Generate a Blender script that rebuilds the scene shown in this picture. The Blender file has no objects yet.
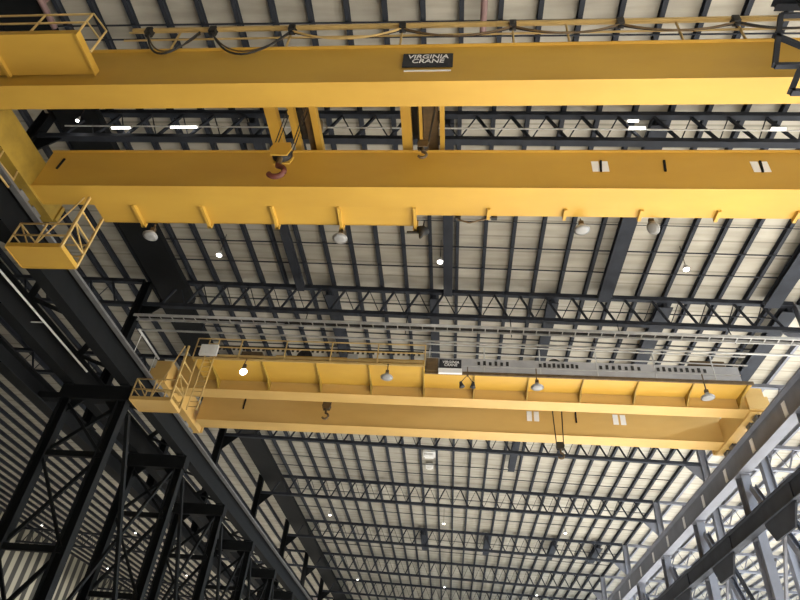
import bpy, math, random
from mathutils import Vector, Matrix
random.seed(7)
SC = bpy.context.scene
COL = SC.collection
G = 1.6                                   # eye height above the shop floor; all coordinates below are measured from the eye
H0, SL, PU, X0 = 23.80, -0.01763, 1.524, -13.8688
def zr(x): return H0 + SL * x             # level of the purlins under the gently sloping roof
ORD = ('first second third fourth fifth sixth seventh eighth ninth tenth eleventh twelfth thirteenth fourteenth fifteenth '
       'sixteenth seventeenth eighteenth nineteenth twentieth twenty-first twenty-second twenty-third twenty-fourth twenty-fifth '
       'twenty-sixth twenty-seventh twenty-eighth twenty-ninth thirtieth thirty-first thirty-second thirty-third').split()

# ------------------------------------------------------------------ materials
def mat(name, col, rough=.6, metal=0., var=0., scale=3., stretch=(1, 1, 1), bump=0., emit=None, estr=0., dirt=None):
    m = bpy.data.materials.new(name); m.use_nodes = True
    nt = m.node_tree; b = nt.nodes['Principled BSDF']
    b.inputs['Base Color'].default_value = (*col, 1); b.inputs['Roughness'].default_value = rough; b.inputs['Metallic'].default_value = metal
    if emit: b.inputs['Emission Color'].default_value = (*emit, 1); b.inputs['Emission Strength'].default_value = estr
    if var or bump:
        tc = nt.nodes.new('ShaderNodeTexCoord'); mp = nt.nodes.new('ShaderNodeMapping'); mp.inputs['Scale'].default_value = stretch
        nz = nt.nodes.new('ShaderNodeTexNoise'); nz.inputs['Scale'].default_value = scale; nz.inputs['Detail'].default_value = 6
        nt.links.new(tc.outputs['Object'], mp.inputs['Vector']); nt.links.new(mp.outputs['Vector'], nz.inputs['Vector'])
        rp = nt.nodes.new('ShaderNodeValToRGB'); d = dirt or tuple(c * (1 - var) for c in col)
        rp.color_ramp.elements[0].position = .3; rp.color_ramp.elements[0].color = (*d, 1)
        rp.color_ramp.elements[1].position = .62; rp.color_ramp.elements[1].color = (*col, 1)
        nt.links.new(nz.outputs['Fac'], rp.inputs['Fac']); nt.links.new(rp.outputs['Color'], b.inputs['Base Color'])
        if bump:
            bp = nt.nodes.new('ShaderNodeBump'); bp.inputs['Strength'].default_value = bump; bp.inputs['Distance'].default_value = .02
            nt.links.new(nz.outputs['Fac'], bp.inputs['Height']); nt.links.new(bp.outputs['Normal'], b.inputs['Normal'])
    return m
M = {}
M['steel'] = mat('dark navy steel paint', (.030, .034, .044), .6, 0, .3, 1.2)
M['steel_dark'] = mat('darkened steel paint', (.006, .007, .008), .6, 0, .3, 1.5)  # steel colour darkened for the dim light on the left side
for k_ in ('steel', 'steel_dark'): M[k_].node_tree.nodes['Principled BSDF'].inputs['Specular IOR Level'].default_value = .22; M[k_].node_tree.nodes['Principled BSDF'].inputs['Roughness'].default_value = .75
M['steel_hazy_grey'] = mat('hazy blue grey steel', (.16, .17, .205), .6, 0, .2, 1.0)  # steel colour lightened for daylight and haze on the right side
M['steel_pale'] = mat('pale grey steel paint', (.36, .36, .37), .55, 0, .15, 2.)
M['rail'] = mat('worn rail steel', (.20, .20, .20), .45, .3, .3, 2.)
M['galv'] = mat('galvanised metal', (.46, .46, .45), .5, .1, .2, 3.)
M['yellow'] = mat('crane yellow paint', (.56, .335, .05), .5, 0, .14, .7, (.35, 1, 1), 0, None, 0, (.49, .285, .042))
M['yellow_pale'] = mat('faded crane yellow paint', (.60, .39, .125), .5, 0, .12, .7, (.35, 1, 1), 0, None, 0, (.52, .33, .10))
M['yellow_dark'] = mat('darkened yellow paint', (.34, .22, .03), .55, 0, .4, 1.2)  # darker crane yellow, holds the inner-corner shade of the near end carriages
M['rail_yellow'] = mat('handrail cream yellow paint', (.55, .38, .14), .5, 0, .2, 2.)
M['brown'] = mat('greasy brown metal', (.12, .075, .03), .6, 0, .4, 4.)
M['cable'] = mat('black rubber cable', (.015, .014, .013), .6)
M['rope'] = mat('greased wire rope', (.03, .028, .025), .5, .3)
M['red'] = mat('dull red paint', (.13, .03, .02), .6, 0, .3, 3.)
M['pinkpipe'] = mat('reddish primer pipe', (.26, .16, .15), .6, 0, .2, 2.)
M['white'] = mat('white enamel', (.75, .75, .73), .5, 0, .1, 4.)
M['lens'] = mat('frosted lamp lens', (.27, .27, .265), .35)
M['lit'] = mat('lit lamp lens', (.9, .9, .9), .4, 0, 0, 1, (1, 1, 1), 0, (1, .97, .92), 9.)
M['sign_black'] = mat('black sign enamel', (.012, .014, .02), .45)
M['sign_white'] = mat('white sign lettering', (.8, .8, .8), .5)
M['floor'] = mat('pale concrete', (.60, .575, .53), .8, 0, .12, .25)

def deck_material():
    m = bpy.data.materials.new('white insulated roof sheet'); m.use_nodes = True
    nt = m.node_tree; b = nt.nodes['Principled BSDF']; b.inputs['Roughness'].default_value = .7
    tc = nt.nodes.new('ShaderNodeTexCoord')
    def noise(sc, st, lo, hi, c0, c1):
        mp = nt.nodes.new('ShaderNodeMapping'); mp.inputs['Scale'].default_value = st
        n = nt.nodes.new('ShaderNodeTexNoise'); n.inputs['Scale'].default_value = sc; n.inputs['Detail'].default_value = 5
        r = nt.nodes.new('ShaderNodeValToRGB'); r.color_ramp.elements[0].position = lo; r.color_ramp.elements[1].position = hi
        r.color_ramp.elements[0].color = (*c0, 1); r.color_ramp.elements[1].color = (*c1, 1)
        nt.links.new(tc.outputs['Object'], mp.inputs['Vector']); nt.links.new(mp.outputs['Vector'], n.inputs['Vector'])
        nt.links.new(n.outputs['Fac'], r.inputs['Fac']); return r
    a = noise(.5, (1, 1, 1), .3, .7, (.345, .32, .27), (.45, .42, .355))
    s = noise(1.2, (.25, 2.2, 1), .35, .6, (.82, .82, .80), (1, 1, 1))
    mx = nt.nodes.new('ShaderNodeMixRGB'); mx.blend_type = 'MULTIPLY'; mx.inputs[0].default_value = 1
    nt.links.new(a.outputs[0], mx.inputs[1]); nt.links.new(s.outputs[0], mx.inputs[2])
    wv = nt.nodes.new('ShaderNodeTexWave'); wv.bands_direction = 'Y'; wv.inputs['Scale'].default_value = .26
    wv.inputs['Distortion'].default_value = .25
    r = nt.nodes.new('ShaderNodeValToRGB'); r.color_ramp.elements[0].position = .0; r.color_ramp.elements[0].color = (.62, .62, .6, 1)
    r.color_ramp.elements[1].position = .035; r.color_ramp.elements[1].color = (1, 1, 1, 1)
    nt.links.new(tc.outputs['Object'], wv.inputs['Vector']); nt.links.new(wv.outputs['Fac'], r.inputs['Fac'])
    m2 = nt.nodes.new('ShaderNodeMixRGB'); m2.blend_type = 'MULTIPLY'; m2.inputs[0].default_value = 1
    nt.links.new(mx.outputs[0], m2.inputs[1]); nt.links.new(r.outputs[0], m2.inputs[2]); nt.links.new(m2.outputs[0], b.inputs['Base Color'])
    return m
M['deck'] = deck_material()
def siding_material():
    m = bpy.data.materials.new('ribbed wall sheet'); m.use_nodes = True
    nt = m.node_tree; b = nt.nodes['Principled BSDF']; b.inputs['Base Color'].default_value = (.36, .35, .30, 1); b.inputs['Roughness'].default_value = .6
    tc = nt.nodes.new('ShaderNodeTexCoord'); w = nt.nodes.new('ShaderNodeTexWave'); w.bands_direction = 'Y'; w.inputs['Scale'].default_value = .15
    cr = nt.nodes.new('ShaderNodeValToRGB'); cr.color_ramp.elements[0].position = .42; cr.color_ramp.elements[0].color = (.045, .045, .04, 1); cr.color_ramp.elements[1].position = .58; cr.color_ramp.elements[1].color = (.42, .40, .32, 1)
    nt.links.new(w.outputs['Fac'], cr.inputs['Fac']); nt.links.new(cr.outputs['Color'], b.inputs['Base Color'])
    bp = nt.nodes.new('ShaderNodeBump'); bp.inputs['Strength'].default_value = .3
    nt.links.new(tc.outputs['Object'], w.inputs['Vector']); nt.links.new(w.outputs['Fac'], bp.inputs['Height']); nt.links.new(bp.outputs['Normal'], b.inputs['Normal'])
    return m
M['siding'] = siding_material()

# ------------------------------------------------------------------ mesh helpers
V = Vector
class MB:
    def __init__(s): s.v = []; s.f = []; s.sm = []
    def add(s, vs, fs, smooth=False):
        n = len(s.v); s.v += [tuple(v) for v in vs]; s.f += [tuple(i + n for i in f) for f in fs]; s.sm += [smooth] * len(fs); return s
    def hexa(s, c): return s.add(c, [(0, 3, 2, 1), (4, 5, 6, 7), (0, 1, 5, 4), (1, 2, 6, 5), (2, 3, 7, 6), (3, 0, 4, 7)])
    def box(s, x0, x1, y0, y1, z0, z1):
        return s.hexa([(x0, y0, z0), (x1, y0, z0), (x1, y1, z0), (x0, y1, z0), (x0, y0, z1), (x1, y0, z1), (x1, y1, z1), (x0, y1, z1)])
    def frame(s, p, q, up=(0, 0, 1)):
        p, q = V(p), V(q); d = (q - p).normalized(); u = V(up)
        if abs(d.dot(u)) > .98: u = V((0, 1, 0))
        a = d.cross(u).normalized(); b = a.cross(d).normalized(); return p, q, a, b
    def bar(s, p, q, w, h, up=(0, 0, 1), oa=0., ob=0.):
        p, q, a, b = s.frame(p, q, up); sh = a * oa + b * ob; w /= 2; h /= 2
        return s.hexa([e + sh + a * i + b * j for e in (p, q) for i, j in ((-w, -h), (w, -h), (w, h), (-w, h))])
    def ibeam(s, p, q, w, h, tf=.04, tw=.03, up=(0, 0, 1)):
        s.bar(p, q, w, tf, up, 0, h / 2 - tf / 2); s.bar(p, q, w, tf, up, 0, -h / 2 + tf / 2); return s.bar(p, q, tw, h - 2 * tf, up)
    def tube(s, pts, r, n=8):
        pts = [V(p) for p in pts]; rings = []
        for i, p in enumerate(pts):
            d = (pts[min(i + 1, len(pts) - 1)] - pts[max(i - 1, 0)]).normalized()
            u = V((0, 0, 1)) if abs(d.z) < .9 else V((1, 0, 0)); a = d.cross(u).normalized(); b = a.cross(d)
            rings.append([p + (a * math.cos(2 * math.pi * k / n) + b * math.sin(2 * math.pi * k / n)) * r for k in range(n)])
        vs = [v for g in rings for v in g]
        fs = [(i * n + k, i * n + (k + 1) % n, (i + 1) * n + (k + 1) % n, (i + 1) * n + k) for i in range(len(pts) - 1) for k in range(n)]
        s.add(vs, fs, True); m = len(pts) - 1
        s.add(rings[0], [tuple(reversed(range(n)))]); return s.add(rings[m], [tuple(range(n))])
    def lathe(s, prof, c, axis=(0, 0, 1), n=20):
        c = V(c); ax = V(axis).normalized(); u = V((1, 0, 0)) if abs(ax.x) < .9 else V((0, 1, 0)); a = ax.cross(u).normalized(); b = ax.cross(a)
        vs = [c + ax * h + (a * math.cos(2 * math.pi * k / n) + b * math.sin(2 * math.pi * k / n)) * max(r, 1e-4) for r, h in prof for k in range(n)]
        return s.add(vs, [(i * n + k, i * n + (k + 1) % n, (i + 1) * n + (k + 1) % n, (i + 1) * n + k) for i in range(len(prof) - 1) for k in range(n)], True)
    def prism(s, poly, ext):
        n = len(poly); e = V(ext); vs = [V(p) for p in poly] + [V(p) + e for p in poly]
        return s.add(vs, [tuple(reversed(range(n))), tuple(range(n, 2 * n))] + [(i, (i + 1) % n, (i + 1) % n + n, i + n) for i in range(n)])

ORG = {}
def obj(name, mb, m, parent=None, org=None, label=None):
    o3 = V(ORG[parent.name]) if parent else V(org or (0, 0, 0))
    me = bpy.data.meshes.new(name); me.from_pydata([tuple(V(v) - o3) for v in mb.v], [], mb.f)
    me.polygons.foreach_set('use_smooth', mb.sm); me.materials.append(M[m]); me.update()
    o = bpy.data.objects.new(name, me); COL.objects.link(o)
    if parent: o.parent = parent
    else: o.location = (o3.x, o3.y, o3.z + G)
    ORG[o.name] = tuple(o3)
    if label: o['label'] = label
    return o
def tag(o, label, cat, group=None):
    o['label'] = label; o['category'] = cat; o['kind'] = 'thing'
    if group: o['group'] = group
    return o
def thing(name, loc, label, cat, group=None):
    o = bpy.data.objects.new(name, None); COL.objects.link(o); o.location = (loc[0], loc[1], loc[2] + G); o.empty_display_size = .2
    ORG[o.name] = tuple(loc); return tag(o, label, cat, group)
def struct(name, mb, m):
    o = obj(name, mb, m); o['kind'] = 'structure'; return o
def copy_tree(o, loc, parent=None):
    c = o.copy(); COL.objects.link(c)
    if parent: c.parent = parent
    else: c.location = (loc[0], loc[1], loc[2] + G)
    for ch in list(o.children): copy_tree(ch, None, c)
    return c

# ------------------------------------------------------------------ the setting
XL, XR, YN, YF = -62., 62., -70., 172.
struct('floor', MB().box(XL, XR, YN, YF, -G - .3, -G), 'floor')
def roofq(x0, x1, y0, y1, lo, hi):
    return MB().hexa([(x0, y0, zr(x0) + lo), (x1, y0, zr(x1) + lo), (x1, y1, zr(x1) + lo), (x0, y1, zr(x0) + lo),
                      (x0, y0, zr(x0) + hi), (x1, y0, zr(x1) + hi), (x1, y1, zr(x1) + hi), (x0, y1, zr(x0) + hi)])
struct('ceiling', roofq(XL, XR, YN, YF, .30, .53), 'deck')
struct('wall_left', MB().box(XL - .2, XL, YN, YF, -G, 25.2), 'siding')
struct('wall_far', MB().box(XL, XR, YF, YF + .2, -G, 25.2), 'siding')

struct('wall_right_sunblock', MB().box(XR, XR + .2, YN, -16, -G, 25.2), 'siding')  # unseen wall stretch added to keep sun off the floor behind the camera
struct('wall_right_sunblock', MB().box(XR, XR + .2, 84, YF, -G, 25.2), 'siding')  # unseen wall stretch added to block the sun towards the far end
struct('wall_near_lightblock', MB().box(XL, XR, YN - .2, YN, -G, 25.2), 'siding')  # unseen end wall added to cut light on the near girder faces

# ------------------------------------------------------------------ purlins
PY0, PY1 = 2.0, YF - .5
pur = None; PR = {}
def purlin(k, label, group):
    global pur
    x = X0 + PU * k
    if pur is None:
        pur = obj('purlin', MB().ibeam((x, PY0, zr(x) + .13), (x, PY1, zr(x) + .13), .19, .33, .04, .05), 'steel', None, (x, PY0, zr(x)))
        o = pur
    else:
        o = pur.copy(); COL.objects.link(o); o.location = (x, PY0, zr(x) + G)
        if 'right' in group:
            if 'p' not in PR: PR['p'] = pur.data.copy(); PR['p'].materials[0] = M['steel_hazy_grey']
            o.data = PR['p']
    return tag(o, label, 'roof beam', group)
for i, k in enumerate(range(-4, 23)):
    purlin(k, 'long dark roof purlin over the main bay, %s one in from the left columns' % ORD[i], 'purlins over the main bay')
for i, k in enumerate(range(23, 50)):
    purlin(k, 'long dark roof purlin over the bright right bay, %s one out from the main bay' % ORD[i], 'purlins over the right bay')
for i, k in enumerate(range(-5, -32, -1)):
    purlin(k, 'long dark roof purlin over the dim left bay, %s one out from the main bay' % ORD[i], 'purlins over the left bay')

# ------------------------------------------------------------------ roof trusses
TY = [16.13, 28.66, 37.6, 46.5, 59.4, 72.6, 85.6, 98.6, 111.6, 124.6, 137.6, 150.6]
DEP = 2.03
BAYS = {'main': (-4, 22, -19.56, 19.11), 'left': (-31, -5, -61.95, -20.14), 'right': (23, 49, 19.69, 61.95)}
web = {}
def truss(bay, i, y):
    k0, k1, xa, xb = BAYS[bay]; xm = (xa + xb) / 2
    where = {'main': 'main bay', 'left': 'dim left bay', 'right': 'bright right bay'}[bay]
    t = thing('roof_truss', (xm, y, zr(xm) - DEP), 'dark steel lattice roof truss across the %s, %s one from the camera' % (where, ORD[i]), 'truss', 'roof trusses across the ' + where)
    o = V((xm, y, zr(xm) - DEP))
    key = ('chords', bay)
    if key not in web:
        a = obj('top_chord', MB().bar((xa, y, zr(xa) - .17), (xb, y, zr(xb) - .17), .26, .26), 'steel_hazy_grey' if bay == 'right' else 'steel', t)
        b = obj('bottom_chord', MB().bar((xa, y, zr(xa) - DEP), (xb, y, zr(xb) - DEP), .30, .24), 'steel_hazy_grey' if bay == 'right' else 'steel', t)
        web[key] = (a.data, b.data)
    else:
        for nm, me in zip(('top_chord', 'bottom_chord'), web[key]):
            c = bpy.data.objects.new(nm, me); COL.objects.link(c); c.parent = t
    for k in range(k0, k1):
        xk = X0 + PU * k
        if xk < xa or xk + PU > xb + .2: continue
        for half in (0, 1):
            xs = xk + PU / 2 * half; heavy = (half == 0) == (xk < xm - 1) 
            kk = (half, heavy, bay == 'right')
            if kk not in web:
                p = V((0, 0, .1)); q = V((PU / 2, 0, DEP - .28 + SL * PU / 2))
                if half: p, q = V((0, 0, DEP - .28)), V((PU / 2, 0, .1 + SL * PU / 2))
                w = .11 if heavy else .045
                m0 = MB().bar(p, q, w, w, (0, 1, 0)); me = bpy.data.meshes.new('web_member'); me.from_pydata(m0.v, [], m0.f); me.materials.append(M['steel_hazy_grey' if bay == 'right' else 'steel']); web[kk] = me
            c = bpy.data.objects.new('web_member', web[kk]); COL.objects.link(c); c.parent = t
            c.location = (xs - o.x, 0, zr(xs) - DEP - o.z)
    return t
for i, y in enumerate(TY): truss('main', i, y)
for i, y in enumerate((28.66, 37.6, 85.6, 111.6)): truss('left', i, y)
for i, y in enumerate(TY[1:9]): truss('right', i, y)

# ------------------------------------------------------------------ sag rods, roof struts and the valley gutter
BY = [11.9, 12.52, 20.6, 22.75, 24.73, 26.48, 30.1, 33.4, 35.2, 40.5, 43.4, 50.6, 54.3, 56.6, 62.7, 67.9, 76.5, 81.]
for i, y in enumerate(BY):
    o = obj('sag_rod', MB().tube([(-19.7, y, zr(-19.7) - .08), (19.5, y, zr(19.5) - .08)], .04 if i != 3 else .025, 6), 'steel', None, (0, y, zr(0) - .12))
    tag(o, 'thin dark sag rod running across under the main roof purlins, %s one from the camera' % ORD[i], 'rod', 'sag rods under the main roof')
def strut(x, y0, y1, w, label, d=.40, drop=.42):
    o = obj('roof_strut', MB().ibeam((x, y0, zr(x) - drop), (x, y1, zr(x) - drop), w, d, .05, .2), 'steel', None, (x, (y0 + y1) / 2, zr(x) - drop))
    tag(o, label, 'roof beam', 'wide roof struts between trusses')
for x, w, n in ((-9.75, .45, 'first'), (-.66, .52, 'second'), (8.45, .72, 'third'), (17.75, .85, 'fourth')):
    strut(x, 16.3, 28.5, w, 'wide dark roof strut behind the near yellow crane, %s from left of four' % n)
for x, w, n in ((-8.0, .6, 'first'), (-1.5, .55, 'second'), (5.6, .65, 'third'), (12.05, .85, 'fourth'), (18.9, .9, 'fifth')):
    strut(x, 28.8, 37.5, w, 'wide dark roof strut above the far yellow crane, %s from left of five' % n)
for x, n in ((-3.5, 'first'), (3.98, 'second'), (11.65, 'third'), (16.6, 'fourth')):
    strut(x, 72.7, 78.5, .7, 'short blue-grey roof strut deep in the far roof, %s from left of four' % n, .5, .5)
strut(5.1, 46.6, 53.5, .6, 'lone dark roof strut just past the far yellow crane', .4)
o = obj('valley_gutter', MB().box(-19.2, -17.1, 4., 30., zr(-18) - .75, zr(-18) - .34).box(-19.5, -17.5, 30., YF - 1, zr(-18) - .75, zr(-18) - .34), 'steel_dark', None, (-19, 60, zr(-19) - .5))
tag(o, 'wide black valley gutter running along the left edge of the main roof', 'gutter')
o = obj('vent_hood', MB().box(-2.9, -1.8, 51.5, 52.7, zr(-2) - .1, zr(-2) + .17).box(-2.75, -1.95, 51.7, 52.5, zr(-2) - .3, zr(-2) - .1), 'white', None, (-2.3, 52, zr(-2)))
tag(o, 'small white vent box on the roof sheet just past the far crane', 'vent')
o = obj('vent_hood', MB().box(-2.75, -2.05, 54.5, 55.3, zr(-2) - .1, zr(-2) + .17).box(-2.6, -2.2, 54.7, 55.1, zr(-2) - .25, zr(-2) - .1), 'white', None, (-2.4, 55, zr(-2)))
tag(o, 'smaller dull white vent box on the roof sheet below the first one', 'vent')

# ------------------------------------------------------------------ building columns
bc = {}
def bcolumn(side, i, y):
    x = -19.85 if side == 'left' else 19.4
    m = 'steel_dark' if side == 'left' else 'steel_hazy_grey'
    lab = 'dark roof post rising from the beam behind the left runway, %s from the camera' if side == 'left' else 'tall grey roof column behind the right crane columns, %s from the camera'
    if side not in bc:
        t = thing('building_column', (x, y, -G), lab % ORD[i], 'column', 'building columns on the ' + side)
        zb = 13.72 if side == 'left' else -G
        obj('shaft', MB().ibeam((x, y, zb + .05), (x, y, zr(x) - .2), .42, .55, .05, .04, (1, 0, 0)), m, t)
        obj('base_plate', MB().box(x - .4, x + .4, y - .4, y + .4, zb, zb + .05), m, t)
        obj('corner_bracket', MB().prism([(x, y - .03, zr(x) - 3.7), (x, y - .03, zr(x) - 2.17), (x + (1.5 if side == 'left' else -1.5), y - .03, zr(x) - 2.19)], (0, .06, 0)), m, t)
        bc[side] = (t, y)
    else:
        t = copy_tree(bc[side][0], (x, y, -G)); tag(t, lab % ORD[i], 'column', 'building columns on the ' + side)
for i, y in enumerate(TY):
    bcolumn('left', i, y); bcolumn('right', i, y)

o = obj('carrier_beam', MB().ibeam((-19.85, 4, 13.3), (-19.85, 165, 13.3), .6, .84, .06, .06).box(-19.9, -18.75, 24.2, 24.6, 13.0, 13.3), 'steel_dark', None, (-19.85, 60, 13.3)); tag(o, 'black beam carrying the roof posts beside the left outer runway girder', 'beam')

# ------------------------------------------------------------------ crane columns
def column(side, name, y, label, proto=None):
    if proto:
        return tag(copy_tree(proto, (ORG['c' + side][0], y, -G)), label, 'column', 'crane columns on the ' + side)
    xi, xo = (-15.6, -18.4) if side == 'left' else (14.6, 17.6)
    m = 'steel_dark' if side == 'left' else 'steel_hazy_grey'
    t = thing(name, (xi, y, -G), label, 'column', 'crane columns on the ' + side); ORG['c' + side] = (xi, y, -G)
    if side == 'right':
        obj('shaft', MB().ibeam((xi, y, -G + .06), (xi, y, 13.66), .42, .72, .05, .05, (0, 1, 0)), m, t)
        obj('foot_plate', MB().box(xi - .5, xi + .5, y - .5, y + .5, -G, -G + .06), m, t)
        obj('cap_plate', MB().box(xi - .32, xi + .32, y - .45, y + .45, 13.66, 13.72), m, t)
        obj('web_stiffener', MB().box(xi - .2, xi + .2, y - .3, y + .3, 11.4, 11.44).box(xi - .2, xi + .2, y - .3, y + .3, 10.5, 10.54), m, t)
        return t
    top = 13.72
    for x in (xi, xo):
        l = obj('leg', MB().ibeam((x, y, -G + .06), (x, y, top - .7), .42, .50, .05, .05, (1, 0, 0)), m, t)
        obj('foot_plate', MB().box(x - .35, x + .35, y - .35, y + .35, -G, -G + .06), m, l)
    lo, hi = min(xi, xo), max(xi, xo)
    obj('cap_beam', MB().box(lo - .35, hi + .35, y - .28, y + .28, top - .72, top).box(lo - .2, lo + .2, y - .5, y + .5, top - .06, top).box(hi - .2, hi + .2, y - .5, y + .5, top - .06, top), m, t)
    for s, x in ((1, lo), (-1, hi)): obj('corner_gusset', MB().prism([(x, y - .04, top - .7), (x + s * .9, y - .04, top - .7), (x, y - .04, top - 1.6)], (0, .08, 0)), m, t)
    lv = [top - .72, 10.35, 6.3, 2.25, -G + .3]
    for z in lv[1:]: obj('cross_strut', MB().bar((lo, y, z), (hi, y, z), .2, .26), m, t)
    for a, b in zip(lv, lv[1:]):
        obj('diagonal_brace', MB().bar((lo + .1, y + .08, b + .1), (hi - .1, y + .08, a - .1), .12, .17), m, t)
        obj('diagonal_brace', MB().bar((lo + .1, y - .08, a - .1), (hi - .1, y - .08, b + .1), .12, .12), m, t)
    return t
LY = [24.42 + 7.67 * i for i in range(17)]
RY = [23.8 + 7.0 * i for i in range(18)]
proto = None
for i, y in enumerate(LY):
    c = column('left', 'crane_column', y, 'black lattice crane column under the left runway, %s from the camera' % ORD[i], proto); proto = proto or c
proto = None
for i, y in enumerate(RY):
    c = column('right', 'crane_column', y, 'grey single-shaft crane column under the right runway, %s from the camera' % ORD[i], proto); proto = proto or c
# bracing between the left columns, each bay a pair of rods
for i, (a, b) in enumerate(zip(LY, LY[1:])):
    if i > 9: break
    t = thing('cross_brace', (-15.6, (a + b) / 2, 8), 'black cross brace between the left crane columns in the %s bay from the camera' % ORD[i], 'brace', 'cross braces between left crane columns')
    obj('brace_rod', MB().bar((-15.45, a + .5, 12.7), (-15.45, b - .5, 2.6), .16, .2), 'steel_dark', t)
    obj('brace_rod', MB().bar((-15.75, a + .5, 2.6), (-15.75, b - .5, 12.7), .14, .14), 'steel_dark', t)
# the longitudinal tie beam with gussets and knee braces on the right
t = thing('tie_beam', (14.6, 60, 10.9), 'dark horizontal tie beam with gusset plates linking the right crane columns', 'tie beam')
obj('beam', MB().ibeam((14.15, 9, 10.95), (14.15, 150, 10.95), .40, .85, .06, .08), 'steel', t)
for i, y in enumerate([a + 3.5 for a in [16.8] + RY[:14]]):
    obj('gusset_plate', MB().prism([(14.05, y - 1.5, 11.3), (14.05, y + 1.5, 11.3), (14.05, y + 1.5, 10.4), (14.05, y + .9, 9.6), (14.05, y - .9, 9.6), (14.05, y - 1.5, 10.4)], (.1, 0, 0)), 'steel', t)
for i, y in enumerate(RY[:9]):
    t = thing('knee_brace', (14.6, y + 3.5, 8), 'pale brace and knee braces by the right tie beam, %s set from the camera' % ORD[i], 'brace', 'braces between the right crane columns')
    obj('long_arm', MB().ibeam((14.7, y + 6.45, 12.9), (14.7, y + .57, 3.6), .34, .26, .03, .03, (1, 0, 0)), 'steel_hazy_grey', t)
    obj('knee_arm', MB().bar((14.35, y + 3.1, 10.2), (14.35, y + .6, 6.4), .14, .16), 'steel', t)
    obj('knee_arm', MB().bar((14.35, y + 3.9, 10.2), (14.35, y + 6.4, 6.4), .12, .12), 'steel_hazy_grey', t)

# ------------------------------------------------------------------ runway girders with rails
RY0, RY1 = 4., 165.
def runway(x, z0, z1, m, label, ms, inward, sp=3.72, y_s=6.4):
    t = thing('runway_girder', (x, 60, z0), label, 'girder', 'crane runway girders')
    obj('beam', MB().ibeam((x, RY0, (z0 + z1) / 2), (x, RY1, (z0 + z1) / 2), .56, z1 - z0, .06, .05), m, t)
    r = obj('crane_rail', MB().box(x - .06, x + .06, RY0, RY1, z1 + .02, z1 + .16).box(x - .12, x + .12, RY0, RY1, z1, z1 + .03), 'rail', t)
    y = y_s
    while y < 150:
        if ms == 'steel_pale': obj('lit_web_patch', MB().box(x - .055, x - .02, y - .16, y + .16, z0 + .35, z1 - .25), 'sign_white', t)  # white patches standing in for light caught by the stiffeners
        obj('stiffener', MB().box(x - .25, x - .03, y - .02, y + .02, z0 + .06, z1 - .06) if ms == 'steel_dark' else MB().box(x + .03, x + .25, y - .02, y + .02, z0 + .06, z1 - .06), ms, t)
        y += sp
    return t
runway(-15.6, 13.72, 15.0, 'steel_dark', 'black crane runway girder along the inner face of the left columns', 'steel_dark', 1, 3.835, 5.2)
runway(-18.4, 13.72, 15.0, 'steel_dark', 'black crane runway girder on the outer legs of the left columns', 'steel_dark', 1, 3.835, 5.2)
runway(14.6, 13.72, 15.0, 'steel_hazy_grey', 'blue-grey crane runway girder along the inner face of the right columns', 'steel_pale', -1, 3.7, 6.6)
# lacing between the two left girders
t = thing('girder_lacing', (-17, 60, 14.9), 'black flat lacing bars between the two left runway girders', 'lacing')
for i in range(44):
    y = 8 + i * 2.2
    a, b = (-18.1, -15.9) if i % 2 else (-15.9, -18.1)
    obj('lacing_bar', MB().bar((a, y, 14.9), (b, y + 2.2, 14.9), .28, .06), 'steel_dark', t)
o = obj('conductor_bar', MB().bar((-15.20, 6, 14.84), (-15.20, 160, 14.84), .24, .10), 'rail', None, (-15.22, 80, 14.86)); tag(o, 'pale grey conductor bar along the top of the left inner runway girder', 'conductor bar')
o = obj('conduit', MB().tube([(-17.75, 10, 14.35), (-17.75, 24.0, 14.35)], .045).box(-18.37, -17.75, 12, 12.05, 14.33, 14.37).box(-18.37, -17.75, 20, 20.05, 14.33, 14.37), 'white', None, (-17.75, 17, 14.35)); tag(o, 'thin bright conduit along the left outer runway girder', 'pipe')
o = obj('conduit', MB().tube([(-16.6, 24.8, 17.5), (-16.6, 27.6, 17.5)], .06).tube([(-16.6, 25.2, 17.5), (-16.6, 25.2, 14.93)], .02, 6).tube([(-16.6, 27.2, 17.5), (-16.6, 27.2, 14.93)], .02, 6), 'white', None, (-16.6, 26, 17.5)); tag(o, 'short bright white tube above the left runway beside the far crane', 'pipe')

# ------------------------------------------------------------------ cranes
def rail_run(t, pts, posts, r=.035, name='handrail', m='rail_yellow', drops=None):
    a = MB()
    for lift in (0, -.5): a.tube([(p[0], p[1], p[2] + lift) for p in pts], r, 6)
    h = obj(name, a, m, t)
    for p in posts: obj('handrail_post', MB().tube([(p[0], p[1], p[2]), (p[0], p[1], p[2] + p[3])], r, 6), m, t)
    return h
def box_girder(t, y0, y1, x0, x1, z0, z1, m):
    w = MB().box(x0, x1, y0 + .05, y1 - .05, z0 + .03, z1 - .03)
    g = obj('girder', w, m, t)
    obj('bottom_flange', MB().box(x0, x1, y0, y1, z0, z0 + .03), m, g)
    obj('top_flange', MB().box(x0, x1, y0 - .04, y1 + .04, z1 - .03, z1), m, g)
    yc = (y0 + y1) / 2
    obj('trolley_rail', MB().box(x0 + .6, x1 - .6, yc - .05, yc + .05, z1, z1 + .1), 'rail', g)
    return g
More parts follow.
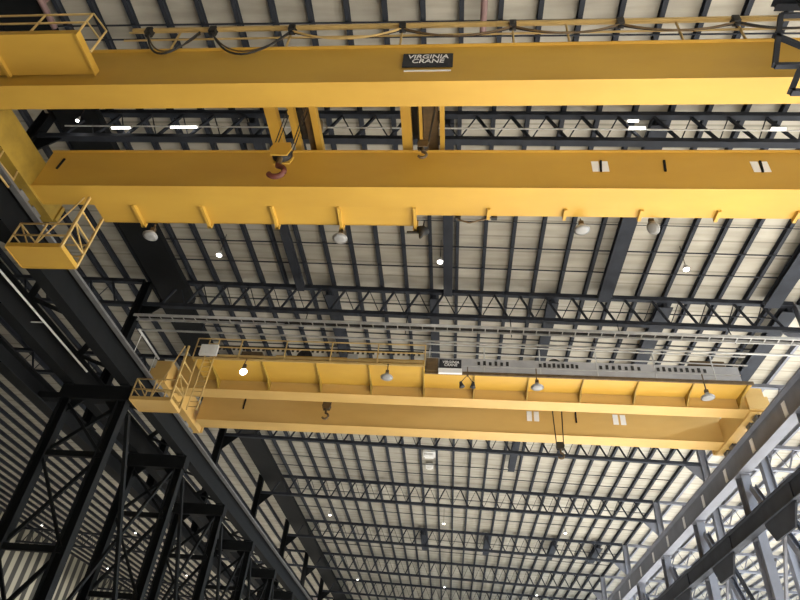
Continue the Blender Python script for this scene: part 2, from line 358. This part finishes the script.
def end_carriage(t, x, y0, y1, m, s):
    e = obj('end_carriage', MB().box(x - .42, x + .42, y0, y1, 15.42, 16.75).box(x - .5, x + .5, y0 - .15, y0, 15.5, 16.2).box(x - .5, x + .5, y1, y1 + .15, 15.5, 16.2), 'yellow_dark' if m == 'yellow' else m, t)  # near crane: corner shade put in as the darker yellow
    for y in (y0 + .5, y0 + 1.3, y1 - 1.3, y1 - .5):
        obj('wheel', MB().lathe([(0, -.09), (.20, -.09), (.27, -.09), (.27, -.06), (.20, -.06), (.20, .06), (.27, .06), (.27, .09), (0, .09)], (x, y, 15.435), (1, 0, 0), 18), 'rail', e)
    return e
def basket(t, x0, x1, y0, y1, zf, ztop, m, hang):
    d = obj('platform', MB().box(x0, x1, y0, y1, zf, zf + .06).box(x0, x1, y0 - .03, y0, zf - .02, zf + .16).box(x0, x1, y1, y1 + .03, zf - .02, zf + .16).box(x0 - .03, x0, y0, y1, zf - .02, zf + .16).box(x1, x1 + .03, y0, y1, zf - .02, zf + .16), m, t)
    a = MB(); r = .035
    for z in (zf + .55, zf + 1.1): a.tube([(x1, y0, z), (x0, y0, z), (x0, y1, z), (x1, y1, z)], r, 6)
    for x, y in ((x0, y0), (x0, y1), ((x0 + x1) / 2, y0), ((x0 + x1) / 2, y1)): a.tube([(x, y, zf), (x, y, zf + 1.1)], r, 6)
    a.tube([(x0, y0, zf + 1.1), ((x0 + x1) / 2 - .2, y0, zf + .05)], r * .8, 6)
    a.tube([((x0 + x1) / 2, y0, zf + .05), (x1 - .2, y0, ztop)], r * .8, 6)
    obj('guard_rail', a, 'rail_yellow', d)
    l = MB()
    for y in (y0, y1): l.bar((x1, y, zf), (x1, y, ztop), .08, .08)
    for q in (.3, .55, .8): l.bar((x1, y0, zf + q * (ztop - zf) * .9), (x1, y1, zf + q * (ztop - zf) * .9), .05, .05)
    l.bar((x1, y0, zf + .55 * (ztop - zf) * .9), (x1, y1, zf + .3 * (ztop - zf) * .9), .04, .04)
    obj('hanger_frame', l, 'rail_yellow', d)
    return d
def lettering(parent, lines, x, y, z, size, gap, m='sign_white'):
    cu = bpy.data.curves.new('lettering', 'FONT'); cu.body = lines; cu.size = size; cu.align_x = 'CENTER'; cu.align_y = 'CENTER'
    cu.space_line = gap; cu.extrude = .004; cu.offset = .003; cu.shear = .15; cu.space_character = 1.0
    tmp = bpy.data.objects.new('tmp', cu); COL.objects.link(tmp)
    me = bpy.data.meshes.new_from_object(tmp.evaluated_get(bpy.context.evaluated_depsgraph_get())); me.materials.clear(); me.materials.append(M[m])
    bpy.data.objects.remove(tmp); bpy.data.curves.remove(cu)
    o3 = V(ORG[parent.name])
    o = bpy.data.objects.new('lettering', me); COL.objects.link(o); o.parent = parent
    o.location = (x - o3.x, y - o3.y, z - o3.z); o.rotation_euler = (math.pi / 2, 0, 0); return o

# ---- near crane
C1 = thing('overhead_crane', (-.4, 11.8, 15.2), 'near yellow double-girder overhead crane spanning the top of the photo', 'crane', 'yellow overhead cranes')
YM = 'yellow'
box_girder(C1, 9.47, 10.28, -15.2, 14.6, 15.5, 17.45, YM)
box_girder(C1, 13.35, 14.25, -15.2, 14.6, 15.5, 17.43, YM)
end_carriage(C1, -15.6, 8.6, 15.0, YM, 1); end_carriage(C1, 14.6, 8.6, 15.0, YM, -1)
wd = obj('walkway', MB().box(-13.3, -1.55, 14.25, 15.22, 15.62, 15.68).box(-1.55, 14.3, 14.25, 14.66, 15.56, 15.62).box(-13.3, -1.55, 15.2, 15.24, 15.62, 15.82), YM, C1)
for x in (-11.75, -9.2, -6.65, -4.26, -1.6): obj('bracket', MB().box(x - .05, x + .05, 14.25, 15.34, 15.46, 15.62).box(x - .08, x + .08, 15.24, 15.34, 15.46, 15.9), YM, wd)
for x in (.94, 3.5, 5.97, 8.43, 10.9): obj('bracket', MB().box(x - .05, x + .05, 14.25, 14.72, 15.42, 15.56), YM, wd)
rail_run(C1, [(-13.2, 15.2, 16.75), (-1.7, 15.2, 16.75)], [(x, 15.2, 15.68, 1.07) for x in (-13.2, -10.9, -8.6, -6.3, -4.0, -1.7)])
# service platform top left on the near side
sp = obj('service_platform', MB().box(-14.5, -11.1, 8.2, 9.45, 16.05, 16.11).box(-14.5, -11.1, 8.17, 8.2, 16.05, 16.25).box(-11.12, -11.06, 8.17, 9.45, 15.98, 16.25), YM, C1)
for x in (-13.85,): obj('bracket', MB().box(x - .05, x + .05, 8.2, 9.45, 15.93, 16.05), YM, sp)
rail_run(C1, [(-14.5, 8.2, 17.25), (-11.05, 8.2, 17.25), (-10.75, 8.6, 17.0), (-10.75, 8.6, 16.3)], [(x, 8.2, 16.1, 1.15) for x in (-14.4, -12.6, -11.1)])
obj('control_cabinet', MB().box(-14.3, -13.2, 8.9, 9.4, 16.2, 17.3), 'brown', C1)
# handrail along the near girder and its festoon
rail_run(C1, [(-11.0, 9.5, 18.62), (14.2, 9.5, 18.62)], [(x, 9.5, 17.45, 1.2) for x in (-9.24, -5.51, -1.96, 1.45, 3.08, 6.33, 8.06, 10.5, 12.8)])
fx = [-10.0, -7.9, -5.35, -1.9, 1.42, 4.55, 7.8, 10.6]
obj('festoon_track', MB().box(-10.6, 14, 9.16, 9.24, 18.14, 18.24), 'rail_yellow', C1)
for x in fx: obj('festoon_trolley', MB().box(x - .10, x + .10, 9.1, 9.3, 17.9, 18.2).lathe([(0, -.03), (.09, -.03), (.09, .03), (0, .03)], (x, 9.2, 17.86), (0, 1, 0), 12), 'cable', C1)
fx2 = [-10.0, -8.3] + fx[1:]
def loop(a, b, sag, m, dy=0., r=.035):
    pts = [(a + (b - a) * u / 14, 9.18 + dy, 17.95 - sag * (1 - (2 * u / 14 - 1) ** 2)) for u in range(15)]
    obj('festoon_cable', MB().tube(pts, r, 6), m, C1)
for (a, b), s_, m in zip(((-10.0, -8.3), (-7.9, -5.35), (-5.35, -1.9), (-1.9, 1.42), (1.42, 4.55), (4.55, 7.8), (7.8, 10.6)), (1.25, 1.35, .55, .5, .45, .42, .42), ('cable', 'cable', 'rail_yellow', 'brown', 'brown', 'brown', 'cable')):
    loop(a, b, s_, m); loop(a, b, s_ * .8, 'cable' if m != 'cable' else 'brown', .06, .025)
sg = obj('sign', MB().box(-1.80, -.33, 9.44, 9.47, 16.22, 16.93), 'sign_black', C1, None, 'black maker sign with white lettering')
lettering(sg, 'VIRGINIA\nCRANE', -1.07, 9.433, 16.62, .29, .82)
obj('web_strip', MB().box(-1.74, -.38, 9.495, 9.515, 16.08, 16.14), 'sign_white', C1)
for x in (4.45, 4.75, 9.55, 9.85): obj('sticker', MB().box(x - .12, x + .12, 13.385, 13.405, 16.4, 16.92), 'sign_white', C1)
for x, z in ((-14.6, 16.73), (6.69, 16.69), (4.62, 16.66), (9.72, 16.66)): obj('slot_cover', MB().bar((x - .03, 13.38, z - .28), (x + .03, 13.38, z + .28), .07, .05, (0, 1, 0)), 'steel_dark', C1)
eg = MB(); eg.tube([(-15.14, 11.7, 14.91), (-15.14, 12.67, 14.98), (-15.14, 12.68, 14.62), (-15.14, 11.7, 14.6)], .04, 6).tube([(-15.14, 12.67, 14.98), (-15.22, 12.67, 15.5)], .03, 6).tube([(-15.14, 11.8, 14.91), (-15.22, 11.8, 15.5)], .03, 6)
obj('end_guard', eg, 'rail_yellow', C1)
basket(C1, -15.12, -13.17, 13.86, 14.9, 13.0, 15.45, YM, 0)

# ---- far crane
C2 = thing('overhead_crane', (-.4, 29.4, 15.2), 'far yellow double-girder overhead crane in the middle of the photo', 'crane', 'yellow overhead cranes')
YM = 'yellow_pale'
box_girder(C2, 27.2, 28.1, -15.0, 14.2, 15.5, 17.45, YM)
g2 = box_girder(C2, 30.75, 31.75, -14.9, 14.3, 15.5, 17.45, YM)
end_carriage(C2, -15.6, 26.6, 32.4, YM, 1); end_carriage(C2, 14.6, 27.25, 32.2, YM, -1)
wk = obj('walkway', MB().box(-13.4, -1.6, 25.2, 27.2, 16.05, 16.12).box(-1.6, 13.9, 25.75, 27.2, 16.05, 16.12), 'yellow', C2)
obj('toe_board', MB().box(-13.4, -1.6, 25.15, 25.2, 16.03, 16.14), 'rail_yellow', wk)
obj('edge_channel', MB().box(-1.6, 13.9, 25.66, 25.75, 15.98, 16.14), 'brown', wk)
fp = obj('fascia_panel', MB().box(-1.6, 13.4, 25.68, 25.74, 16.16, 16.92), 'steel_pale', C2)
for a, n_, st in ((1.0, 6, .28), (4.0, 9, .22), (6.9, 7, .3), (9.6, 9, .27)):
    for i in range(n_): obj('vent_slot', MB().box(a + i * st, a + i * st + .13, 25.655, 25.68, 16.55, 16.74 + .05 * (i % 2)), 'cable', fp)
obj('fascia_rib', MB().box(-1.6, 13.4, 25.66, 25.68, 16.44, 16.48), 'galv', fp)
obj('junction_box', MB().box(-1.55, -.95, 25.55, 25.68, 16.1, 16.8).box(-1.45, -1.05, 25.53, 25.55, 16.2, 16.4).box(-1.45, -1.05, 25.53, 25.55, 16.5, 16.7), 'brown', C2)
obj('white_box', MB().box(-13.05, -12.15, 24.98, 25.14, 16.2, 16.82).box(-12.95, -12.25, 24.96, 24.98, 16.28, 16.74), 'white', C2)
for x in (-12.5, -9.75, -7.0, -4.36, -1.65, .87, 3.52, 6.12, 8.71, 11.25, 13.7):
    yo = 25.2 if x < -1.6 else 25.75
    obj('bracket', MB().prism([(x - .04, 27.24, 15.52), (x - .04, 27.24, 16.05), (x - .04, yo, 16.05), (x - .04, yo, 15.99), (x - .04, 26.6, 15.86)], (.05, 0, 0)), 'yellow_dark', wk)
rail_run(C2, [(-13.4, 25.18, 17.3), (-1.6, 25.18, 17.3)], [(-13.4 + 2.36 * i, 25.18, 16.12, 1.18) for i in range(6)], .035, 'handrail', 'rail_yellow')
rail_run(C2, [(-1.6, 25.7, 17.75), (13.9, 25.7, 17.55)], [(-1.4 + 2.73 * i, 25.7, 16.12, 1.45) for i in range(6)], .035, 'handrail', 'galv')
ct = obj('cable_ladder', MB().box(-12.6, -1.7, 25.3, 25.36, 16.30, 16.44).box(-12.6, -1.7, 25.86, 25.92, 16.30, 16.44), 'rail_yellow', C2)
ra = MB()
for i in range(42): ra.box(-12.5 + i * .257, -12.38 + i * .257, 25.24, 25.3, 16.72, 16.90)
obj('grating_strip', ra.box(-12.6, -1.7, 25.24, 25.28, 16.9, 16.96), 'cable', ct)
for x0, w, h, m in ((-11.2, 1.1, .5, 'brown'), (-5.6, .5, .55, 'galv'), (.45, 2.1, .5, 'galv'), (4.6, 1.9, .5, 'steel_hazy_grey'), (8.1, 1.3, .45, 'brown'), (11.3, 1.6, .8, 'brown')):
    obj('equipment_box', MB().box(x0, x0 + w, 25.8, 26.2, 16.12, 16.5 + h).box(x0 + .1, x0 + w - .1, 25.78, 25.8, 16.3, 16.4 + h), m, C2)
sg = obj('sign', MB().box(-.88, .20, 25.50, 25.66, 16.22, 16.72), 'sign_black', C2, None, 'black maker sign with white lettering over a white strip')
obj('sign_strip', MB().box(-.92, .24, 25.50, 25.66, 15.95, 16.21), 'sign_white', sg)
lettering(sg, 'VIRGINIA\nCRANE', -.33, 25.49, 16.47, .2, .82)
for x in (4.06, 4.45, 8.73, 9.13): obj('sticker', MB().box(x - .14, x + .14, 30.785, 30.805, 16.3, 16.9), 'sign_white', C2)
for x in (-12.3, 6.6): obj('slot_cover', MB().box(x - .04, x + .04, 30.75, 30.81, 16.3, 17.0), 'steel_dark', C2)
basket(C2, -15.12, -13.17, 24.05, 25.2, 13.0, 16.05, YM, 0)
ld = MB()
for x in (-12.75, -12.25):
    ld.tube([(x, 25.15, 17.2), (x, 25.05, 13.1)], .035, 6)
for i in range(14): ld.tube([(-12.75, 25.1, 13.3 + .28 * i), (-12.25, 25.1, 13.3 + .28 * i)], .022, 6)
obj('ladder', ld, 'rail_yellow', C2)

# ---- hoist trolleys and hook blocks
def trolley(x0, x1, ya, yb, zt, label):
    t = thing('hoist_trolley', ((x0 + x1) / 2, (ya + yb) / 2, zt), label, 'trolley', 'hoist trolleys on the cranes')
    for y in (ya, yb):
        s = obj('side_beam', MB().box(x0 - .4, x1 + .4, y - .16, y + .16, zt + .28, zt + .52), 'yellow', t)
        for x in (x0, x1): obj('wheel', MB().lathe([(0, -.08), (.16, -.08), (.16, .08), (0, .08)], (x, y, zt + .23), (0, 1, 0), 16), 'rail', s)
    for x, hw in ((x0, .2), (x0 + .72, .11), (x0 + 1.5, .11), (x1 - 1.3, .17), (x1 - .8, .05), (x1 - .06, .08)): obj('cross_beam', MB().box(x - hw, x + hw, ya, yb, zt + .28, zt + .6), 'yellow', t)
    obj('machine_plate', MB().box(x0 + 1.1, x0 + 1.4, ya + .2, yb - .2, zt + .5, zt + .62), 'brown', t)
    obj('machine_plate', MB().box(x1 - .72, x1 - .2, ya + .2, yb - .2, zt + .5, zt + .62), 'brown', t)
    for x, r in ((x0 + 1.0, .34), (x1 - .95, .26)):
        d = obj('rope_drum', MB().lathe([(0, -1.3), (r + .1, -1.3), (r + .1, -1.22), (r, -1.22), (r, 1.22), (r + .1, 1.22), (r + .1, 1.3), (0, 1.3)], (x, (ya + yb) / 2, zt + .95), (0, 1, 0), 22), 'cable', t)
    obj('hoist_motor', MB().lathe([(0, -.5), (.26, -.5), (.28, -.4), (.28, .4), (.2, .5), (0, .5)], (x0 + .9, yb - .6, zt + 1.5), (1, 0, 0), 16), 'brown', t)
    return t
def hook_block(x, y, z, s, ztop, label, m, xt=None):
    t = thing('hook_block', (x, y, z), label, 'hook', 'crane hook blocks')
    b = MB()
    for dy in (-.16 * s, .16 * s):
        b.prism([(x - .26 * s, y + dy - .02, z - .3 * s), (x + .26 * s, y + dy - .02, z - .3 * s), (x + .34 * s, y + dy - .02, z), (x + .26 * s, y + dy - .02, z + .3 * s), (x - .26 * s, y + dy - .02, z + .3 * s), (x - .34 * s, y + dy - .02, z)], (0, .04, 0))
    obj('block_housing', b, m, t)
    for dy in (-.07 * s, .07 * s): obj('sheave', MB().lathe([(0, -.05 * s), (.31 * s, -.05 * s), (.26 * s, 0), (.31 * s, .05 * s), (0, .05 * s)], (x, y + dy, z + .02), (0, 1, 0), 22), 'rope', t)
    obj('shank', MB().tube([(x, y, z - .25 * s), (x, y, z - .55 * s)], .09 * s, 10), 'brown', t)
    pts = [(x + math.cos(a) * .24 * s, y, z - .85 * s + math.sin(a) * .24 * s) for a in [math.radians(90 - 20 * k) for k in range(13)]]
    hk = MB(); n = 10
    for i in range(len(pts) - 1): pass
    hk.tube([(x, y, z - .5 * s)] + pts, .085 * s, n)
    obj('hook', hk, 'red' if s > .8 else 'brown', t)
    xt = x if xt is None else xt
    for dx, dy in ((-.28, -.08), (-.28, .08), (.28, -.08), (.28, .08)):
        obj('rope', MB().tube([(x + dx * s, y + dy * s, z), (xt + dx * 1.1, y + dy * 1.5, ztop)], .018, 6), 'rope', t)
    return t
trolley(-6.65, -.65, 10.0, 13.98, 17.5, 'yellow hoist trolley riding on top of the near crane girders')
trolley(-9.6, 6.2, 27.8, 31.4, 17.5, 'yellow hoist trolley riding on top of the far crane girders')
hook_block(-5.78, 12., 15.55, 1.05, 18.2, 'yellow sheave block with red hook hanging between the near crane girders at left', 'yellow', -5.7)
hook_block(-1.25, 12., 15.95, .55, 18.2, 'small dark hook block hanging between the near crane girders by the sign', 'brown')
hook_block(-7.1, 29.4, 15.95, .7, 18.2, 'dark hook block hanging left of centre in front of the far crane girder', 'brown')
hook_block(5.35, 29.4, 14.2, .62, 18.2, 'small hook block on long ropes hanging below the far crane', 'rope')

# ---- lamps on the cranes
def crane_lamp(x, y, z, r, top, label, tilt=(0, 0, 1), lens='lens'):
    t = thing('crane_lamp', (x, y, z), label, 'lamp', 'lamps hung on the cranes'); ax = V(tilt).normalized()
    obj('reflector', MB().lathe([(r, 0), (r * 1.02, .03), (r * .85, .09), (r * .45, .16), (r * .3, .24), (0, .25)], (x, y, z), ax, 24), 'galv', t)
    obj('lens', MB().lathe([(0, -.05), (r * .6, -.04), (r * .97, .0), (r * .9, .02), (0, .02)], (x, y, z), ax, 24), lens, t)
    obj('stem', MB().tube([V((x, y, z)) + ax * .22, V((x, y, z)) + ax * .3, (x, y, top)], .03, 6).box(x - .08, x + .08, y - .06, y + .06, z + .26, z + .42), 'brown', t)
    return t
crane_lamp(-11.42, 15.42, 15.1, .27, 15.7, 'round grey lamp under the left end of the near crane walkway')
crane_lamp(-4.3, 15.42, 15.1, .27, 15.7, 'round grey lamp under the near crane walkway, left of its stepped end')
crane_lamp(4.1, 14.9, 15.15, .27, 15.7, 'round white lamp under the right part of the near crane', (0, -.1, 1))
crane_lamp(6.45, 14.9, 15.3, .24, 15.7, 'tilted white floodlight under the right part of the near crane', (.8, .2, .7))
t = thing('warning_horn', (-1.45, 15.3, 15.3), 'black warning horn at the stepped end of the near crane walkway', 'horn')
obj('horn_bell', MB().lathe([(.06, .0), (.10, .16), (.24, .34), (.23, .34), (0, .2)], (-1.4, 15.3, 15.12), (.2, 0, 1), 18).lathe([(0, -.10), (.06, 0)], (-1.4, 15.3, 15.12), (.2, 0, 1), 18), 'cable', t)
obj('horn_bracket', MB().tube([(-1.35, 15.3, 15.4), (-1.3, 15.3, 15.95)], .03, 6).bar((-1.9, 15.3, 15.36), (-1.3, 15.3, 15.36), .05, .08), 'cable', t)
t = thing('travel_limit_switch', (.35, 14.75, 15.6), 'small dark limit switch on the edge of the near crane, right of the horn', 'switch')
obj('switch_box', MB().box(-.2, 0, 14.68, 14.82, 15.45, 15.6), 'cable', t); obj('switch_box', MB().box(1.05, 1.25, 14.68, 14.82, 15.5, 15.65), 'cable', t); obj('switch_arm', MB().bar((-.1, 14.75, 15.45), (.3, 14.75, 15.3), .04, .04).bar((.3, 14.75, 15.3), (1.15, 14.75, 15.6), .04, .04), 'brown', t)
crane_lamp(-10.5, 25.05, 15.3, .19, 16.05, 'bright white tilted lamp under the left part of the far crane', (-.5, .35, .8), 'lit')
crane_lamp(-3.37, 25.05, 15.25, .30, 16.05, 'dull round lamp under the far crane, left of its sign')
crane_lamp(3.75, 25.05, 15.0, .30, 16.05, 'round white lamp under the far crane, right of its sign')
crane_lamp(11.36, 25.05, 14.8, .30, 16.05, 'round white lamp under the right end of the far crane')
t = thing('pendant_horn', (.6, 25.1, 15.3), 'small dark twin horn under the far crane beside its sign', 'horn')
obj('horn_bell', MB().lathe([(0, .3), (.06, .28), (.1, .1), (.14, 0), (0, .02)], (.25, 25.05, 14.9), (-.3, 0, 1), 12), 'cable', t)
obj('horn_bell', MB().lathe([(0, .3), (.06, .28), (.1, .1), (.14, 0), (0, .02)], (.75, 25.05, 14.9), (.1, 0, 1), 12), 'cable', t)
obj('horn_bracket', MB().tube([(.2, 25.1, 15.2), (.5, 25.1, 15.6), (.75, 25.1, 15.2)], .025, 6).tube([(.5, 25.1, 15.5), (.5, 25.1, 16.05)], .025, 6), 'brown', t)

# ------------------------------------------------------------------ pipes, tray, bracket
o = obj('sprinkler_pipe', MB().tube([(-18.5, 16.0, 22.78), (19, 16.0, 22.12)], .035), 'white', None, (0, 16, 22.45)); tag(o, 'thin white pipe running along the first roof truss between the near crane girders', 'pipe')
for p, q, n in (((-16.75, 7.5), (-16.75, 11.5), 'left'), ((.7, 8.5), (.7, 12.2), 'right')):
    o = obj('gas_pipe', MB().tube([(p[0], p[1], zr(p[0]) - (1. if n == 'left' else .35)), (q[0], q[1], zr(p[0]) - (1. if n == 'left' else .35))], .13).box(p[0] - .03, p[0] + .03, 10.5, 10.6, zr(p[0]) - (1. if n == 'left' else .35), zr(p[0]) + .3), 'pinkpipe', None, (p[0], 10, zr(p[0]) - .35)); tag(o, 'reddish pipe under the roof at the top edge of the photo, %s one of two' % n, 'pipe')
t = thing('cable_tray', (0, 27.7, 20.), 'pale grey cable tray running across under the second roof truss', 'cable tray')
def tl(x): return 20.0 + SL * 0 - .0 * x
for y, z in ((27.35, 20.0), (27.8, 20.0)): obj('tray_rail', MB().bar((-19, y, z + .35), (19.2, y, z - .1), .06, .16), 'galv', t)
obj('tray_pipe', MB().tube([(-19, 28.3, 19.95), (19.2, 28.3, 19.5)], .06), 'galv', t)
for i in range(54):
    x = -18.8 + i * .7; z = 20.0 + .125 - .0118 * x
    if i % 1 == 0: obj('tray_rung', MB().box(x - .025, x + .025, 27.35, 27.8, z - .04, z), 'galv', t)
obj('power_cable', MB().tube([(-19, 27.5, 20.4), (19.2, 27.5, 19.95)], .06).tube([(-19, 27.66, 20.4), (19.2, 27.66, 19.95)], .045).tube([(-10, 27.8, 20.3), (12, 27.8, 20.05)], .05), 'cable', t)
for x in (-15, -9, -3, 3, 9, 15): obj('hanger', MB().tube([(x, 28.2, 20.1), (x, 28.5, 21.63 + SL * x)], .025, 6), 'steel', t)
t = thing('collector_bracket', (8.3, 8.5, 15), 'dark steel triangular bracket in front of the near crane at the right edge', 'bracket')
b = MB()
for p, q in (((8.42, 8.5, 16.9), (7.55, 8.5, 14.42)), ((7.55, 8.5, 14.42), (9.3, 8.5, 14.42)), ((7.95, 8.5, 15.9), (9.2, 8.5, 14.42)), ((8.42, 8.5, 16.9), (9.6, 8.5, 16.9))): b.bar(p, q, .12, .12, (0, 1, 0))
obj('upper_frame', b, 'steel', t); b = MB()
for p, q in (((8.05, 8.5, 14.2), (7.57, 8.5, 13.28)), ((7.57, 8.5, 13.28), (9.0, 8.5, 13.28)), ((8.05, 8.5, 14.2), (9.0, 8.5, 14.42))): b.bar(p, q, .13, .13, (0, 1, 0))
obj('lower_frame', b, 'steel', t)
obj('arm', MB().ibeam((9.4, 8.55, 13.2), (9.4, 8.55, 18.5), .3, .3, .03, .03).ibeam((8.8, 8.9, 18.3), (14.6, 8.9, 18.3), .2, .3, .03, .03), 'steel', t)
o = obj('red_beam', MB().ibeam((-21., 14, 15.95), (-21., 30, 15.95), .3, .5, .04, .04).box(-21.1, -19.9, 16.05, 16.2, 15.7, 15.95).box(-21.1, -19.9, 28.6, 28.75, 15.7, 15.95), 'red', None, (-21, 22, 15.9)); tag(o, 'dull red steel beam in the dim left bay behind the runway', 'beam')

# ------------------------------------------------------------------ roof lamps, those over the side bays added as fill light
def roof_lamp(x, y, z, power, label, group='high bay lamps', size=.16, col=(1, .95, .87)):
    t = thing('high_bay_lamp', (x, y, z), label, 'lamp', group)
    obj('reflector', MB().lathe([(size, 0), (size, .05), (size * .6, .25), (size * .45, .30), (0, .32)], (x, y, z), (0, 0, 1), 16), 'galv', t)
    obj('lens', MB().lathe([(0, -.02), (size * .9, -.015), (size * .93, .02), (0, .02)], (x, y, z), (0, 0, 1), 16), 'lit', t)
    obj('cord', MB().tube([(x, y, z + .3), (x, y, zr(x) - .1)], .02, 5), 'cable', t)
    l = bpy.data.lights.new('lamp_light', 'AREA'); l.shape = 'DISK'; l.size = size * 1.8; l.energy = power; l.color = col
    lo = bpy.data.objects.new('lamp_light', l); COL.objects.link(lo); lo.parent = t; lo.location = (0, 0, -.04)
    return t
PW = 60.
for y, row in ((24.2, 0), (41.5, 1), (65.5, 2), (91.5, 3), (117.5, 4)):
    for x, nm in ((-13.39, 'left'), (-1.05, 'middle'), (11.62, 'right')):
        pw = PW * (1.25 if y > 60 else 1.) * (.8 if nm == 'left' else 1.)
        roof_lamp(x, y, zr(x) - 1.75, pw, 'lit high bay lamp under the main roof, %s of the %s row from the camera' % (nm, ORD[row]))
for y, row in ((22, 0), (52, 1), (65.5, 2), (91.5, 3), (117.5, 4)):
    for x, nm in ((28., 'inner'), (41., 'middle'), (54., 'outer')):
        roof_lamp(x, y, zr(x) - 1.75, PW * 130, 'added fill lamp over the bright right bay, %s one of the %s row' % (nm, ORD[row]), 'added fill lamps over the right bay', .16, (.74, .87, 1))  # lamps added to brighten the daylit right bay
for y, row in ((78., 0), (98., 1), (120., 2), (145., 3)):
    for x, nm in ((-28., 'inner'), (-41., 'middle'), (-54., 'outer')):
        roof_lamp(x, y, zr(x) - 1.75, PW * (150 if nm == 'inner' else 10), 'added fill lamp far off in the left bay, %s one of the %s row' % (nm, ORD[row]), 'added fill lamps over the left bay')  # lamps added to brighten the far roof of the left bay
roof_lamp(-17.5, 15.5, 22.45, 5, 'lone lit lamp by the first truss at the upper left between the near crane girders', 'high bay lamps', .08)
for x, w, z, n in ((7.3, .6, 22.3, 'first'), (7.2, .4, 22.78, 'second'), (12.9, .5, 22.2, 'third'), (-15.6, .85, 22.45, 'fourth'), (-12.6, 1.2, 22.48, 'fifth')):
    t = thing('strip_light', (x, 15.9, z), 'short white tube light along the first roof truss, %s counted from the photo centre outward' % n, 'tube light', 'tube lights on the first truss')
    obj('fixture_tray', MB().box(x - w / 2 - .05, x + w / 2 + .05, 15.86, 15.98, z + .04, z + .1), 'white', t); obj('light_tube', MB().tube([(x - w / 2, 15.9, z), (x + w / 2, 15.9, z)], .045), 'lit', t)

# ------------------------------------------------------------------ sky, camera, view
w = bpy.data.worlds.new('World'); SC.world = w; w.use_nodes = True
bg = w.node_tree.nodes['Background']; bg.inputs['Color'].default_value = (.80, .90, 1., 1); bg.inputs['Strength'].default_value = 1.0
sl = bpy.data.lights.new('sun', 'SUN'); sl.energy = 52.; sl.angle = math.radians(2.); sl.color = (1, .95, .88)
so = bpy.data.objects.new('sun', sl); COL.objects.link(so); so.rotation_euler = V((-math.cos(math.radians(22.3)), -.08, -math.sin(math.radians(22.3)))).to_track_quat('-Z', 'Y').to_euler()
f, pitch, yaw, roll = 607.63, math.radians(38.4937), math.radians(-7.0695), math.radians(5.7596)
F = V((math.sin(yaw) * math.cos(pitch), math.cos(yaw) * math.cos(pitch), math.sin(pitch))); R0 = V((math.cos(yaw), -math.sin(yaw), 0)); U0 = R0.cross(F)
r = R0 * math.cos(roll) + U0 * math.sin(roll); u = -R0 * math.sin(roll) + U0 * math.cos(roll)
cam = bpy.data.cameras.new('Camera'); cam.sensor_width = 36.; cam.lens = f / 800 * 36; cam.clip_end = 600
co = bpy.data.objects.new('Camera', cam); COL.objects.link(co)
co.matrix_world = Matrix(((r.x, u.x, -F.x, 0), (r.y, u.y, -F.y, 0), (r.z, u.z, -F.z, G), (0, 0, 0, 1)))
SC.camera = co
SC.view_settings.view_transform = 'Standard'; SC.view_settings.look = 'None'; SC.view_settings.gamma = 1; SC.view_settings.use_curve_mapping = False
SC.view_settings.exposure = -0.12
SC.cycles.max_bounces = 6; SC.cycles.diffuse_bounces = 4; SC.cycles.sample_clamp_indirect = 6
